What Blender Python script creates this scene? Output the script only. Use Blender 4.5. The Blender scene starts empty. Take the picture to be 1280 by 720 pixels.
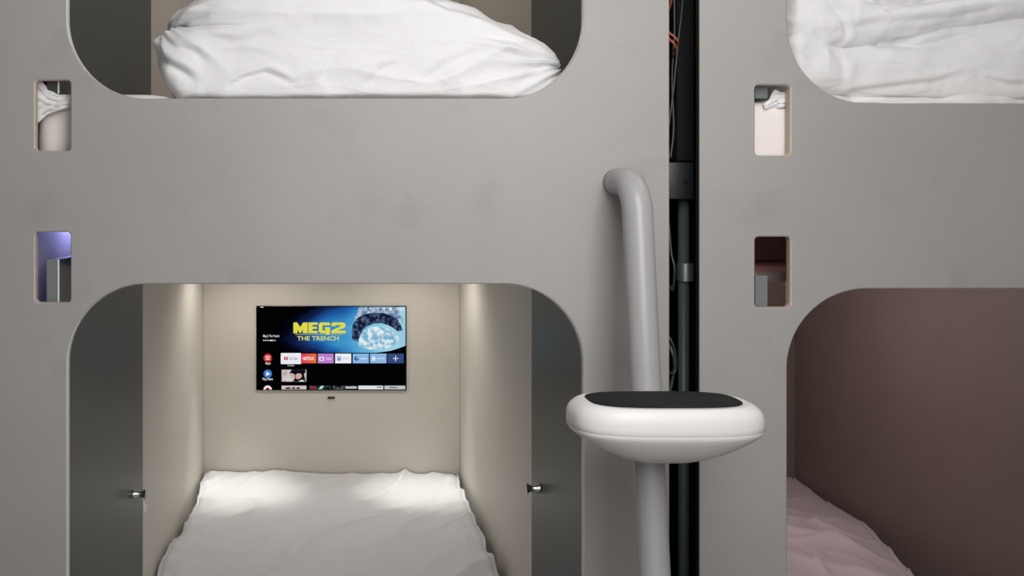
import bpy, bmesh, math, random
from mathutils import Vector, noise
random.seed(4)
PI = math.pi
C = bpy.context.scene.collection
S = 0.00162          # metres per photo pixel on the plane of the front panels (Y = 0)
D = 1.83             # camera distance from that plane
VX, VY, EYE = 416.0, 258.0, 1.63

def P(px, py, Y=0.0):
    """point seen at photo pixel (px, py) lying at depth Y"""
    k = (D + Y) / D
    return Vector(((px - VX) * S * k, Y, EYE - (py - VY) * S * k))
def X0(px): return (px - VX) * S          # x on the panel plane
def Z0(py): return EYE - (py - VY) * S    # z on the panel plane
def lerp(a, b, t): return a + (b - a) * t
def clamp(t, a=0.0, b=1.0): return max(a, min(b, t))
def sstep(a, b, t):
    t = clamp((t - a) / (b - a)); return t * t * (3 - 2 * t)
def pw(pts, t):
    """piecewise smooth interpolation through (t, value) pairs"""
    if t <= pts[0][0]: return pts[0][1]
    for (a, va), (b, vb) in zip(pts, pts[1:]):
        if t <= b:
            return lerp(va, vb, (t - a) / (b - a))
    return pts[-1][1]

# ------------------------------------------------------------------ materials
def srgb(r, g, b):
    f = lambda c: (c / 255 / 12.92) if c / 255 <= 0.04045 else ((c / 255 + 0.055) / 1.055) ** 2.4
    return (f(r), f(g), f(b), 1)
MATS = {}
def mat(name, col, rough=0.6, metal=0.0, mottle=0.0, mscale=6.0, bump=0.0, bscale=300.0, spec=0.5, sheen=0.0, stretch=(1, 1, 1), col2=None, bdist=0.001):
    m = bpy.data.materials.new(name); m.use_nodes = True
    nt = m.node_tree; b = nt.nodes['Principled BSDF']
    b.inputs['Base Color'].default_value = col
    b.inputs['Roughness'].default_value = rough
    b.inputs['Metallic'].default_value = metal
    b.inputs['Specular IOR Level'].default_value = spec
    if sheen: b.inputs['Sheen Weight'].default_value = sheen
    tc = nt.nodes.new('ShaderNodeTexCoord')
    if mottle or col2:
        mp = nt.nodes.new('ShaderNodeMapping'); mp.inputs['Scale'].default_value = stretch
        nt.links.new(tc.outputs['Object'], mp.inputs['Vector'])
        n = nt.nodes.new('ShaderNodeTexNoise'); n.inputs['Scale'].default_value = mscale
        n.inputs['Detail'].default_value = 6; n.inputs['Roughness'].default_value = 0.6
        nt.links.new(mp.outputs[0], n.inputs['Vector'])
        r = nt.nodes.new('ShaderNodeValToRGB')
        r.color_ramp.elements[0].position = 0.32; r.color_ramp.elements[1].position = 0.68
        c2 = col2 or tuple(c * (1 - mottle) for c in col[:3]) + (1,)
        r.color_ramp.elements[0].color = c2; r.color_ramp.elements[1].color = col
        nt.links.new(n.outputs['Fac'], r.inputs['Fac'])
        nt.links.new(r.outputs['Color'], b.inputs['Base Color'])
    if bump:
        n2 = nt.nodes.new('ShaderNodeTexNoise'); n2.inputs['Scale'].default_value = bscale; n2.inputs['Detail'].default_value = 4
        nt.links.new(tc.outputs['Object'], n2.inputs['Vector'])
        bp = nt.nodes.new('ShaderNodeBump'); bp.inputs['Strength'].default_value = bump; bp.inputs['Distance'].default_value = bdist
        nt.links.new(n2.outputs['Fac'], bp.inputs['Height']); nt.links.new(bp.outputs['Normal'], b.inputs['Normal'])
    MATS[name] = m
    return m
def emit(name, col, strength=1.0):
    m = bpy.data.materials.new(name); m.use_nodes = True
    nt = m.node_tree; nt.nodes.clear()
    o = nt.nodes.new('ShaderNodeOutputMaterial'); e = nt.nodes.new('ShaderNodeEmission')
    e.inputs['Color'].default_value = col; e.inputs['Strength'].default_value = strength
    nt.links.new(e.outputs[0], o.inputs['Surface'])
    return m

def panel_material():
    """grey matt laminate with faint wiped smudges and a few darker rub marks"""
    m = mat('grey_laminate', (0.375, 0.357, 0.342, 1), 0.48, bump=0.04, bscale=900, spec=0.35)
    nt = m.node_tree; b = nt.nodes['Principled BSDF']
    tc = nt.nodes.new('ShaderNodeTexCoord')
    def nz(scale, detail, w):
        n = nt.nodes.new('ShaderNodeTexNoise'); n.noise_dimensions = '4D'; n.inputs['W'].default_value = w
        n.inputs['Scale'].default_value = scale; n.inputs['Detail'].default_value = detail
        nt.links.new(tc.outputs['Object'], n.inputs['Vector']); return n
    def ramp(n, a, b_, ca, cb):
        r = nt.nodes.new('ShaderNodeValToRGB'); r.color_ramp.elements[0].position = a; r.color_ramp.elements[1].position = b_
        r.color_ramp.elements[0].color = (ca, ca, ca, 1); r.color_ramp.elements[1].color = (cb, cb, cb, 1)
        nt.links.new(n.outputs['Fac'], r.inputs['Fac']); return r
    base = nt.nodes.new('ShaderNodeRGB'); base.outputs[0].default_value = (0.380, 0.366, 0.354, 1)
    prev = base.outputs[0]
    for n, a, bb, ca, cb in ((nz(2.2, 4, 1.3), 0.35, 0.65, 0.93, 1.03), (nz(7, 5, 7.7), 0.58, 0.72, 1.0, 0.90), (nz(160, 2, 3.1), 0.3, 0.7, 0.975, 1.02)):
        r = ramp(n, a, bb, ca, cb)
        mx = nt.nodes.new('ShaderNodeMix'); mx.data_type = 'RGBA'; mx.blend_type = 'MULTIPLY'; mx.inputs['Factor'].default_value = 1
        nt.links.new(prev, mx.inputs['A']); nt.links.new(r.outputs['Color'], mx.inputs['B']); prev = mx.outputs['Result']
    nt.links.new(prev, b.inputs['Base Color'])
    return m
M_panel = panel_material()
M_lip = mat('painted_edge', (0.80, 0.78, 0.75, 1), 0.5)
M_ply = mat('birch_plywood_edge', srgb(214, 190, 168), 0.65, mottle=0.25, mscale=40, stretch=(1, 12, 1))
M_dkedge = mat('dark_panel_edge', (0.03, 0.03, 0.03, 1), 0.6)
M_green = mat('green_gloss_board', (0.050, 0.062, 0.054, 1), 0.42, mottle=0.10, mscale=30, spec=0.4)
M_inner = mat('cream_pod_wall', (0.63, 0.59, 0.54, 1), 0.55, mottle=0.05, mscale=4, bump=0.03, bscale=700)
M_dimred = mat('dim_pinklit_board', (0.19, 0.148, 0.132, 1), 0.6, mottle=0.1, mscale=5, bump=0.03, bscale=700)  # the pod's dim reddish light is put into this board colour
M_board = mat('grey_board_edge', srgb(120, 126, 128), 0.6, mottle=0.1)
M_void = mat('void_board', (0.35, 0.34, 0.34, 1), 0.8, mottle=0.1)
M_chrome = mat('brushed_chrome', (0.75, 0.75, 0.77, 1), 0.22, 1.0)
M_chromeface = mat('satin_knob_face', (0.42, 0.42, 0.42, 1), 0.45, 1.0)
M_linen = mat('white_cotton', (0.79, 0.785, 0.79, 1), 0.85, bump=0.12, bscale=900, sheen=0.15, spec=0.2)
M_linen2 = mat('white_mattress_cover', (0.82, 0.77, 0.74, 1), 0.9, bump=0.15, bscale=700, spec=0.2)
M_sheet = mat('white_sheet_cotton', (0.68, 0.67, 0.705, 1), 0.8, bump=0.12, bscale=900, sheen=0.15, spec=0.2)
M_pinklit = mat('pale_sheet', (0.57, 0.49, 0.52, 1), 0.6, bump=0.1, bscale=900, sheen=0.2, spec=0.3)  # pink of the pod's light put into the pale sheet's colour
M_tube = mat('grey_powder_coat', (0.37, 0.36, 0.37, 1), 0.33, bump=0.05, bscale=1500, spec=0.5)
M_plastic = mat('white_plastic', (0.78, 0.75, 0.745, 1), 0.42, bump=0.03, bscale=500)
M_grip = mat('black_grip_pad', (0.012, 0.014, 0.014, 1), 0.75, mottle=0.5, mscale=18, bump=0.6, bscale=900, spec=0.3)
M_black = mat('black_steel', (0.03, 0.034, 0.036, 1), 0.45, spec=0.5)
M_post = mat('gunmetal_post', (0.085, 0.105, 0.11, 1), 0.4, spec=0.5)
M_silver = mat('zinc_clip', (0.45, 0.5, 0.5, 1), 0.4, 0.8)
M_blackvoid = mat('black_rear_board', (0.006, 0.006, 0.006, 1), 0.8)
M_red = mat('red_cable_sheath', (0.45, 0.10, 0.06, 1), 0.45)
M_cable = mat('black_cable_sheath', (0.035, 0.038, 0.04, 1), 0.3)
M_grey_cable = mat('grey_cable_sheath', (0.07, 0.075, 0.08, 1), 0.35)
M_tv = mat('tv_black', (0.006, 0.006, 0.007, 1), 0.35)
M_room = mat('room_wall', (0.62, 0.60, 0.58, 1), 0.8)
M_floor = mat('floor_vinyl', (0.24, 0.23, 0.22, 1), 0.5, mottle=0.2)
M_ceil = mat('ceiling_paint', (0.72, 0.72, 0.71, 1), 0.9)

def ripple(m, scale, dist, stretch):
    nt = m.node_tree; b = nt.nodes['Principled BSDF']
    tc = nt.nodes.new('ShaderNodeTexCoord'); mp = nt.nodes.new('ShaderNodeMapping'); mp.inputs['Scale'].default_value = stretch
    mp.inputs['Rotation'].default_value = (0, .5, .3)
    n = nt.nodes.new('ShaderNodeTexNoise'); n.inputs['Scale'].default_value = scale; n.inputs['Detail'].default_value = 3; n.inputs['Distortion'].default_value = 1.2
    nt.links.new(tc.outputs['Object'], mp.inputs['Vector']); nt.links.new(mp.outputs[0], n.inputs['Vector'])
    bp = nt.nodes.new('ShaderNodeBump'); bp.inputs['Strength'].default_value = .5; bp.inputs['Distance'].default_value = dist
    old = b.inputs['Normal'].links[0].from_socket
    nt.links.new(old, bp.inputs['Normal']); nt.links.new(n.outputs['Fac'], bp.inputs['Height']); nt.links.new(bp.outputs['Normal'], b.inputs['Normal'])
ripple(M_linen, 7, .012, (1, 1, 2.2)); ripple(M_sheet, 5, .010, (1.6, .7, 1)); ripple(M_pinklit, 6, .010, (1.4, 1, 1))

# ------------------------------------------------------------------ object helpers
def rootloc(o):
    v = Vector((0, 0, 0))
    while o is not None: v += Vector(o.location); o = o.parent
    return v
def link(name, me, mats, parent=None, smooth=False):
    o = bpy.data.objects.new(name, me); C.objects.link(o)
    for m in (mats if isinstance(mats, (list, tuple)) else [mats]): me.materials.append(m)
    if parent is not None:
        me.transform(__import__('mathutils').Matrix.Translation(-rootloc(parent)))
        o.parent = parent
    if smooth:
        for p in me.polygons: p.use_smooth = True
    return o
def obj(name, bm, mats, parent=None, smooth=False):
    me = bpy.data.meshes.new(name)
    bmesh.ops.recalc_face_normals(bm, faces=bm.faces)
    bm.to_mesh(me); bm.free()
    return link(name, me, mats, parent, smooth)
def auto(o, ang=35):
    for p in o.data.polygons: p.use_smooth = True
    o.data.set_sharp_from_angle(angle=math.radians(ang))
    return o
def thing(name, label, cat, loc, group=None):
    o = bpy.data.objects.new(name, None); C.objects.link(o)
    o.location = loc; o.empty_display_size = 0.05
    o['label'] = label; o['category'] = cat
    if group: o['group'] = group
    return o
def tag(o, label, cat, group=None):
    o['label'] = label; o['category'] = cat
    if group: o['group'] = group
    return o
def struct(o):
    o['kind'] = 'structure'; return o
def box(bm, x0, x1, y0, y1, z0, z1, bev=0.0, seg=2):
    r = bmesh.ops.create_cube(bm, size=1.0)
    vs = r['verts']
    for v in vs:
        v.co = Vector((lerp(x0, x1, v.co.x + .5), lerp(y0, y1, v.co.y + .5), lerp(z0, z1, v.co.z + .5)))
    if bev:
        es = list({e for v in vs for e in v.link_edges})
        bmesh.ops.bevel(bm, geom=es, offset=bev, segments=seg, affect='EDGES', profile=0.5)
    return bm
def BX(*a, **k):
    bm = bmesh.new(); box(bm, *a, **k); return bm
def tube(pts, rad, n=20, caps=True, bm=None):
    bm = bm or bmesh.new()
    pts = [Vector(p) for p in pts]
    up = None; rings = []
    for i, p in enumerate(pts):
        t = (pts[min(i + 1, len(pts) - 1)] - pts[max(i - 1, 0)]).normalized()
        if up is None: up = t.orthogonal().normalized()
        up = (up - t * up.dot(t)).normalized(); side = t.cross(up)
        r = rad[i] if isinstance(rad, (list, tuple)) else rad
        rings.append([bm.verts.new(p + (up * math.cos(2 * PI * j / n) + side * math.sin(2 * PI * j / n)) * r) for j in range(n)])
    for a, b in zip(rings, rings[1:]):
        for j in range(n): bm.faces.new((a[j], a[(j + 1) % n], b[(j + 1) % n], b[j]))
    if caps:
        bm.faces.new(rings[0][::-1]); bm.faces.new(rings[-1])
    return bm
def bez(ctrl, n=12):
    """Catmull-Rom through control points"""
    c = [Vector(p) for p in ctrl]; c = [c[0] * 2 - c[1]] + c + [c[-1] * 2 - c[-2]]
    out = []
    for i in range(1, len(c) - 2):
        p0, p1, p2, p3 = c[i - 1:i + 3]
        for j in range(n):
            t = j / n
            out.append(0.5 * ((2 * p1) + (p2 - p0) * t + (2 * p0 - 5 * p1 + 4 * p2 - p3) * t * t + (3 * p1 - p0 - 3 * p2 + p3) * t ** 3))
    out.append(c[-2]); return out
def lathe(prof, origin, axis, n=28):
    """prof: (distance along axis, radius)"""
    bm = bmesh.new(); a = Vector(axis).normalized(); u = a.orthogonal().normalized(); w = a.cross(u); o = Vector(origin)
    rings = [[bm.verts.new(o + a * d + (u * math.cos(2 * PI * j / n) + w * math.sin(2 * PI * j / n)) * r) for j in range(n)] for d, r in prof]
    for p, q in zip(rings, rings[1:]):
        for j in range(n): bm.faces.new((p[j], p[(j + 1) % n], q[(j + 1) % n], q[j]))
    bm.faces.new(rings[0][::-1]); bm.faces.new(rings[-1])
    return bm
def grid(nu, nv, f, closed_u=False):
    bm = bmesh.new()
    vs = [[bm.verts.new(f(i / (nu - (0 if closed_u else 1)), j / (nv - 1))) for j in range(nv)] for i in range(nu)]
    for i in range(nu if closed_u else nu - 1):
        for j in range(nv - 1):
            k = (i + 1) % nu
            bm.faces.new((vs[i][j], vs[k][j], vs[k][j + 1], vs[i][j + 1]))
    return bm
def rrect(x0, x1, z0, z1, r, n=14):
    pts = []
    for cx, cz, a0 in ((x1 - r, z1 - r, 0), (x0 + r, z1 - r, 90), (x0 + r, z0 + r, 180), (x1 - r, z0 + r, 270)):
        for i in range(n + 1):
            a = math.radians(a0 + 90 * i / n); pts.append((cx + r * math.cos(a), cz + r * math.sin(a)))
    return pts
def plate(outlines, y0, y1, bev=0.0):
    """outlines in XZ, the first outer, the rest holes; returns mesh with thickness from y0 to y1"""
    cu = bpy.data.curves.new('outline', 'CURVE'); cu.dimensions = '2D'; cu.fill_mode = 'BOTH'
    cu.extrude = (y1 - y0) / 2 - bev; cu.bevel_depth = bev; cu.bevel_resolution = 1
    cu.offset = -bev
    for o in outlines:
        sp = cu.splines.new('POLY'); sp.points.add(len(o) - 1); sp.use_cyclic_u = True
        for i, (x, z) in enumerate(o): sp.points[i].co = (x, z, 0, 1)
    t = bpy.data.objects.new('outline', cu); C.objects.link(t)
    dg = bpy.context.evaluated_depsgraph_get(); dg.update()
    me = bpy.data.meshes.new_from_object(t.evaluated_get(dg))
    bpy.data.objects.remove(t); bpy.data.curves.remove(cu)
    me.materials.clear()
    for v in me.vertices:
        x, y, z = v.co; v.co = (x, (y0 + y1) / 2 - z, y)
    return me
def ridge(v, s=1.0):
    return 1 - abs(noise.noise(v * s))
def fbm(v): return noise.fractal(v, 1.0, 2.0, 4)

# ------------------------------------------------------------------ the room
def room():
    L, R, B, F, H = -3.2, 4.4, 2.45, -3.2, 3.35
    struct(obj('floor', BX(L, R, F, B, -0.05, 0), M_floor))
    struct(obj('ceiling', BX(L, R, F, B, H, H + 0.05), M_ceil))
    struct(obj('wall_back', BX(L, R, B, B + 0.05, 0, H), M_blackvoid))
    struct(obj('wall_front', BX(L, R, F - 0.05, F, 0, H), M_room))
    struct(obj('wall_left', BX(L - 0.05, L, F, B, 0, H), M_room))
    struct(obj('wall_right', BX(R, R + 0.05, F, B, 0, H), M_room))
room()

# ------------------------------------------------------------------ capsule units
TH = 0.022
YB = 2.10      # depth of the pod's back board
def capsule(dx, dz, label, lower_mat, gl, gr, ul, ur, zlpx, void_mat, upper_edge):
    """dx in photo pixels on the panel plane, dz metres"""
    ox = dx * S
    xl, xr = X0(-26) + ox, X0(837) + ox
    root = thing('sleeping_capsule', label, 'sleeping capsule', ((xl + xr) / 2, 1.0, 0), 'stacked grey sleeping capsules')
    zt = 3.25
    op_x0, op_x1 = X0(83.5) + ox, X0(730) + ox
    r = 100 * S
    low = rrect(op_x0, op_x1, 0.40 + dz, Z0(355) + dz, r, 24)
    top = rrect(op_x0, op_x1, Z0(123) + dz, Z0(123) + dz + 1.05, r, 24)
    slots = [rrect(X0(43.3) + ox, X0(88.3) + ox, Z0(b) + dz, Z0(a) + dz, 5 * S, 5) for a, b in ((100, 188.5), (290, 378.5))]
    outer = rrect(xl, xr, 0.012, zt, 0.003, 2)
    me = plate([outer, low, top] + slots, 0, TH, 0.0024)
    fp = link('front_panel', me, [M_panel, M_lip, M_ply, M_dkedge], root)
    loc = root.location
    for p in me.polygons:
        c = p.center + loc; n = p.normal
        if abs(n.y) > 0.9: p.material_index = 0
        elif abs(n.y) > 0.2: p.material_index = 1 if not (c.x < xl + .01 or c.x > xr - .01 or n.z > .3) else 0
        elif c.x < xl + .004 or c.x > xr - .004: p.material_index = 3
        elif c.x < op_x0 + 0.009 and (X0(42) + ox < c.x) and (abs(c.z - dz - Z0(144)) < 50 * S or abs(c.z - dz - Z0(334)) < 50 * S): p.material_index = 2
        else: p.material_index = 1
    # inner boards
    y0 = 0.031
    a, b = X0(68) + ox, X0(757) + ox
    t = 15.5 * S
    zl = Z0(zlpx) + dz; zm = Z0(122) + dz + 0.012
    for (x0, x1, gy, uy) in ((a - t, a, gl, ul), (b, b + t, gr, ur)):
        left = x0 < a
        for (z0, z1, g, mt) in ((0.012, zl, gy, lower_mat), (zm, zt - 0.05, uy, M_inner)):
            obj('side_wall', BX(x0, x1, g, YB + 0.1, z0, z1), mt, root)
            bd = obj('glossy_side_board', BX(x0, x1, y0, g - 0.0005, z0, z1), [M_green, M_board, M_lip], root)
            for p in bd.data.polygons:
                if p.normal.y < -0.5: p.material_index = 1 if z0 < 1 or not left else upper_edge
            if left and upper_edge == 0:
                obj('edge_band', BX(x1 - .0025, x1 + .0006, y0 - .001, y0 + .0005, z0, z1), M_lip, bd)
            xx = x1 if left else x0; sgn = 1 if left else -1
            # pale edge band between the gloss board and the cream wall
            if z0 < 1:
                ky = (166 if left else 675)
                inner = (a if left else b)
                k = (ky + 0 - VX) / ((inner - ox) / S)       # px ratio of the knob's depth
                Yk = D / k - D
                zk = P(0, 617.5 if left else 610.5, Yk).z + dz
                kn = obj('knob', lathe([(d * 1.3, r_ * 1.4) for d, r_ in ((0, .0078), (.001, .0092), (.0065, .0086), (.013, .0064), (.019, .0062), (.0235, .0078), (.027, .0108), (.0285, .0112), (.0292, .0106))], (inner + sgn * 0.0002, Yk, zk), (sgn, 0, 0)), [M_chrome, M_chromeface], bd)
                auto(kn, 30)
                kn['label'] = 'small chrome flared knob'
                kn.data.polygons[len(kn.data.polygons) - 1].material_index = 1
    # lower pod back board stands proud, gap of 9 mm each side for the light strips
    for (z0, z1, mt) in ((0.012, zl - 0.02, lower_mat), (zm + .002, zt - 0.07, M_inner)):
        obj('back_board', BX(a + 0.001, b - 0.001, YB, YB + 0.02, z0, z1), mt, root)
    obj('pod_ceiling', BX(a + 0.001, b - 0.001, 0.125, YB - 0.001, zl - 0.02, zl - .001), lower_mat, root)
    obj('pod_ceiling', BX(a + 0.001, b - 0.001, y0 + .001, YB - 0.001, zt - 0.07, zt - 0.051), M_inner, root)
    # bed decks
    obj('bed_deck', BX(a + 0.002, b - 0.002, y0 + .002, YB - 0.002, 0.26 + dz, 0.285 + dz), M_board, root)
    sx0, sx1 = X0(27) + ox, X0(796) + ox
    obj('bed_deck', BX(sx0 + 0.009, sx1 - 0.001, y0 + .002, YB + .1, 1.675 + dz, 1.70 + dz), M_board, root)
    # rear board of the service void under the upper bed
    obj('void_board', BX(sx0 + 0.009, sx1 - 0.001, 0.55, 0.57, zl + .001, 1.674 + dz), void_mat, root)
    # outer side skins, black towards the gap
    for xs, sgn in ((sx0, -1), (sx1, 1)):
        sk = obj('outer_skin', BX(xs, xs + 0.008, 0.024, YB + .1, 0.012, zt), [M_blackvoid, void_mat], root)
        for p in sk.data.polygons:
            if p.normal.x * sgn < -0.5: p.material_index = 1
    return root, a, b, zm, zl

def ydepth(px, wallpx): return D * (wallpx - VX) / (px - VX) - D
GL, GR = ydepth(178.5, 68), ydepth(664.5, 757)
UL, UR = ydepth(189, 68), ydepth(664, 757)
cap1, A1, B1, ZM1, ZL1 = capsule(0, 0, 'grey bunk capsule with the lit screen and green side boards inside', M_inner, GL, GR, UL, UR, 325.5, M_void, 0)
cap2, A2, B2, ZM2, ZL2 = capsule(900.5, -0.0095, 'grey bunk capsule with the dim pink-lit lower pod, right of the cable gap', M_dimred, GL, GR, UL, UR, 340, M_dimred, 1)

# ------------------------------------------------------------------ television
YT = YB - 0.010
def T(px, py, lay=0):
    v = P(px, py, YT); v.y = YT - 0.0006 * lay; return v
kT = (D + YT) / D
tv = thing('television', 'wall-mounted television showing a home menu on the pod back wall', 'television', T(414, 488))
tl, br = T(320, 382.3), T(508.4, 488.2)
auto(obj('casing', BX(tl.x, br.x, YT + 0.0005, YB - 0.0005, br.z, tl.z, bev=0.003), M_tv, tv))
obj('screen', BX(T(321, 0).x, T(507.3, 0).x, YT - 0.0001, YT + 0.0004, T(0, 487.2).z, T(0, 383.2).z), emit('screen_black', (0.0008, 0.0008, 0.0012, 1), 1), tv)
EM = {}
def em(*rgb, s=1.0):
    k = rgb + (s,)
    if k not in EM: EM[k] = emit('screen_colour', srgb(*rgb), s)
    return EM[k]
def poly(name, pts, m, lay=1, par=None):
    bm = bmesh.new()
    vs = [bm.verts.new(T(x, y, lay)) for x, y in pts]
    f = bm.faces.new(vs)
    bm.normal_update(); bmesh.ops.triangulate(bm, faces=[f])
    me = bpy.data.meshes.new(name); bm.to_mesh(me); bm.free()
    for p in me.polygons:
        if p.normal.y > 0: p.flip()
    return link(name, me, m, par or tv)
def srect(name, x0, x1, y0, y1, m, lay=1, r=0.0, par=None):
    if r:
        pts = rrect(x0, x1, y0, y1, r, 4)
    else: pts = [(x0, y0), (x1, y0), (x1, y1), (x0, y1)]
    return poly(name, pts, m, lay, par)
def circ(name, cx, cy, r, m, lay=1, a0=0, a1=360, par=None):
    n = 28
    pts = [(cx + r * math.cos(math.radians(lerp(a0, a1, i / n))), cy + r * math.sin(math.radians(lerp(a0, a1, i / n)))) for i in range(n + (0 if a1 - a0 == 360 else 1))]
    return poly(name, pts, m, lay, par)
def text(body, x0, x1, y0, y1, m, lay=3, bold=0.0, par=None, name='lettering', spread=0.0):
    cu = bpy.data.curves.new('lettering', 'FONT'); cu.body = body; cu.size = 1; cu.offset = bold; cu.resolution_u = 3
    t = bpy.data.objects.new('lettering', cu); C.objects.link(t)
    dg = bpy.context.evaluated_depsgraph_get(); dg.update()
    me = bpy.data.meshes.new_from_object(t.evaluated_get(dg))
    bpy.data.objects.remove(t); bpy.data.curves.remove(cu); me.materials.clear()
    xs = [v.co.x for v in me.vertices]; ys = [v.co.y for v in me.vertices]
    ax, bx, ay, by = min(xs), max(xs), min(ys), max(ys)
    for v in me.vertices:
        v.co = T(lerp(x0, x1, (v.co.x - ax) / (bx - ax)), lerp(y1, y0, (v.co.y - ay) / (by - ay)), lay)
    if spread:
        bm = bmesh.new()
        for k in (-1, -.33, .33, 1):
            n0 = len(bm.verts); bm.from_mesh(me); bm.verts.ensure_lookup_table()
            for v in bm.verts[n0:]: v.co.x += k * spread * S * kT; v.co.y -= 0.0001 * (k + 1)
        bm.to_mesh(me); bm.free()
    me.update()
    if me.polygons and me.polygons[0].normal.y > 0:
        me.flip_normals()
    return link(name, me, m, par or tv)

def hero_material():
    """film still stand-in: deep sea blues fading to black on the left, pale spray to the right"""
    m = bpy.data.materials.new('screen_picture'); m.use_nodes = True
    nt = m.node_tree; nt.nodes.clear()
    o = nt.nodes.new('ShaderNodeOutputMaterial'); e = nt.nodes.new('ShaderNodeEmission')
    tc = nt.nodes.new('ShaderNodeTexCoord'); nz = nt.nodes.new('ShaderNodeTexNoise')
    nz.inputs['Scale'].default_value = 2.6; nz.inputs['Detail'].default_value = 7
    nt.links.new(tc.outputs['Generated'], nz.inputs['Vector'])
    sx = nt.nodes.new('ShaderNodeSeparateXYZ'); nt.links.new(tc.outputs['Generated'], sx.inputs[0])
    def mth(op, a, b):
        n = nt.nodes.new('ShaderNodeMath'); n.operation = op
        for i, v in enumerate((a, b)):
            if isinstance(v, (int, float)): n.inputs[i].default_value = v
            else: nt.links.new(v, n.inputs[i])
        return n.outputs[0]
    w = mth('MULTIPLY', mth('SUBTRACT', nz.outputs['Fac'], 0.5), 0.35)
    dz = mth('SUBTRACT', sx.outputs['Z'], 0.42)
    bow = mth('MULTIPLY', mth('MULTIPLY', dz, dz), -0.55)
    t = mth('ADD', mth('ADD', sx.outputs['X'], w), bow)
    r = nt.nodes.new('ShaderNodeValToRGB'); cr = r.color_ramp
    stops = [(0.0, (0.0005, .0005, .001)), (0.10, (0.001, .0015, .006)), (0.22, (0.006, .016, .075)), (0.33, (0.012, .10, .36)), (0.46, (0.04, .27, .56)), (0.66, (0.16, .50, .70)), (0.80, (0.35, .66, .78)), (1.0, (0.30, .55, .70))]
    cr.elements[0].position = stops[0][0]; cr.elements[0].color = stops[0][1] + (1,)
    cr.elements[1].position = stops[-1][0]; cr.elements[1].color = stops[-1][1] + (1,)
    for p, c in stops[1:-1]:
        el = cr.elements.new(p); el.color = c + (1,)
    nt.links.new(t, r.inputs['Fac']); nt.links.new(r.outputs['Color'], e.inputs['Color'])
    e.inputs['Strength'].default_value = 1.0
    nt.links.new(e.outputs[0], o.inputs['Surface'])
    return m
def speckle_material(name, c1, c2, scale, a=.42, b=.6):
    m = bpy.data.materials.new(name); m.use_nodes = True
    nt = m.node_tree; nt.nodes.clear()
    o = nt.nodes.new('ShaderNodeOutputMaterial'); e = nt.nodes.new('ShaderNodeEmission')
    tc = nt.nodes.new('ShaderNodeTexCoord'); nz = nt.nodes.new('ShaderNodeTexNoise')
    nz.inputs['Scale'].default_value = scale; nz.inputs['Detail'].default_value = 5
    nt.links.new(tc.outputs['Object'], nz.inputs['Vector'])
    r = nt.nodes.new('ShaderNodeValToRGB'); r.color_ramp.elements[0].position = a; r.color_ramp.elements[1].position = b
    r.color_ramp.elements[0].color = c1; r.color_ramp.elements[1].color = c2
    nt.links.new(nz.outputs['Fac'], r.inputs['Fac']); nt.links.new(r.outputs['Color'], e.inputs['Color'])
    nt.links.new(e.outputs[0], o.inputs['Surface'])
    return m
# picture area: lower edge rises to the right
poly('film_still', [(345, 383.6), (506.8, 383.6), (506.8, 432), (498, 435.5), (488, 438.5), (470, 440.8), (345, 440.8)], hero_material(), 1)
# plain stand-in for the film art: a dark arched wave with pale spray under it
M_darkwave = speckle_material('dark_wave', srgb(18, 24, 52), srgb(92, 112, 150), 60, .45, .68)
M_palewave = speckle_material('pale_spray', srgb(120, 175, 205), srgb(225, 238, 242), 50)
poly('film_still_shape', [(449, 383.7), (497, 383.7), (503, 397), (503.5, 404), (496, 398), (488, 394.5), (478, 392.6), (466, 392.4), (455, 394), (447, 399), (443, 405), (444, 397)], speckle_material('slate_water', srgb(98, 122, 160), srgb(170, 195, 215), 45), 2)
arch_o = [(440, 424), (439.5, 415), (441, 406), (446, 398), (454, 393), (466, 391), (478, 391), (488, 393.5), (496, 398), (501, 406), (503, 413)]
arch_i = [(497, 414), (491, 409.5), (484, 406), (476, 404), (468, 404.5), (460, 407), (454, 412), (450, 419), (447, 427)]
poly('film_still_shape', arch_o + arch_i, M_darkwave, 3)
poly('film_still_shape', [(447, 428), (451, 419), (456, 412), (462, 409.5), (470, 408), (478, 409), (486, 411), (494, 417), (500, 423), (494, 431), (480, 436), (462, 437), (450, 434)], M_palewave, 3)
yel = em(222, 216, 70)
def glyphs(polys, m, lay):
    bm = bmesh.new()
    for pts in polys:
        f = bm.faces.new([bm.verts.new(T(x, y, lay)) for x, y in pts])
    bm.normal_update(); bmesh.ops.triangulate(bm, faces=bm.faces[:])
    me = bpy.data.meshes.new('lettering'); bm.to_mesh(me); bm.free()
    for p in me.polygons:
        if p.normal.y > 0: p.flip()
    return link('lettering', me, m, tv)
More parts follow.
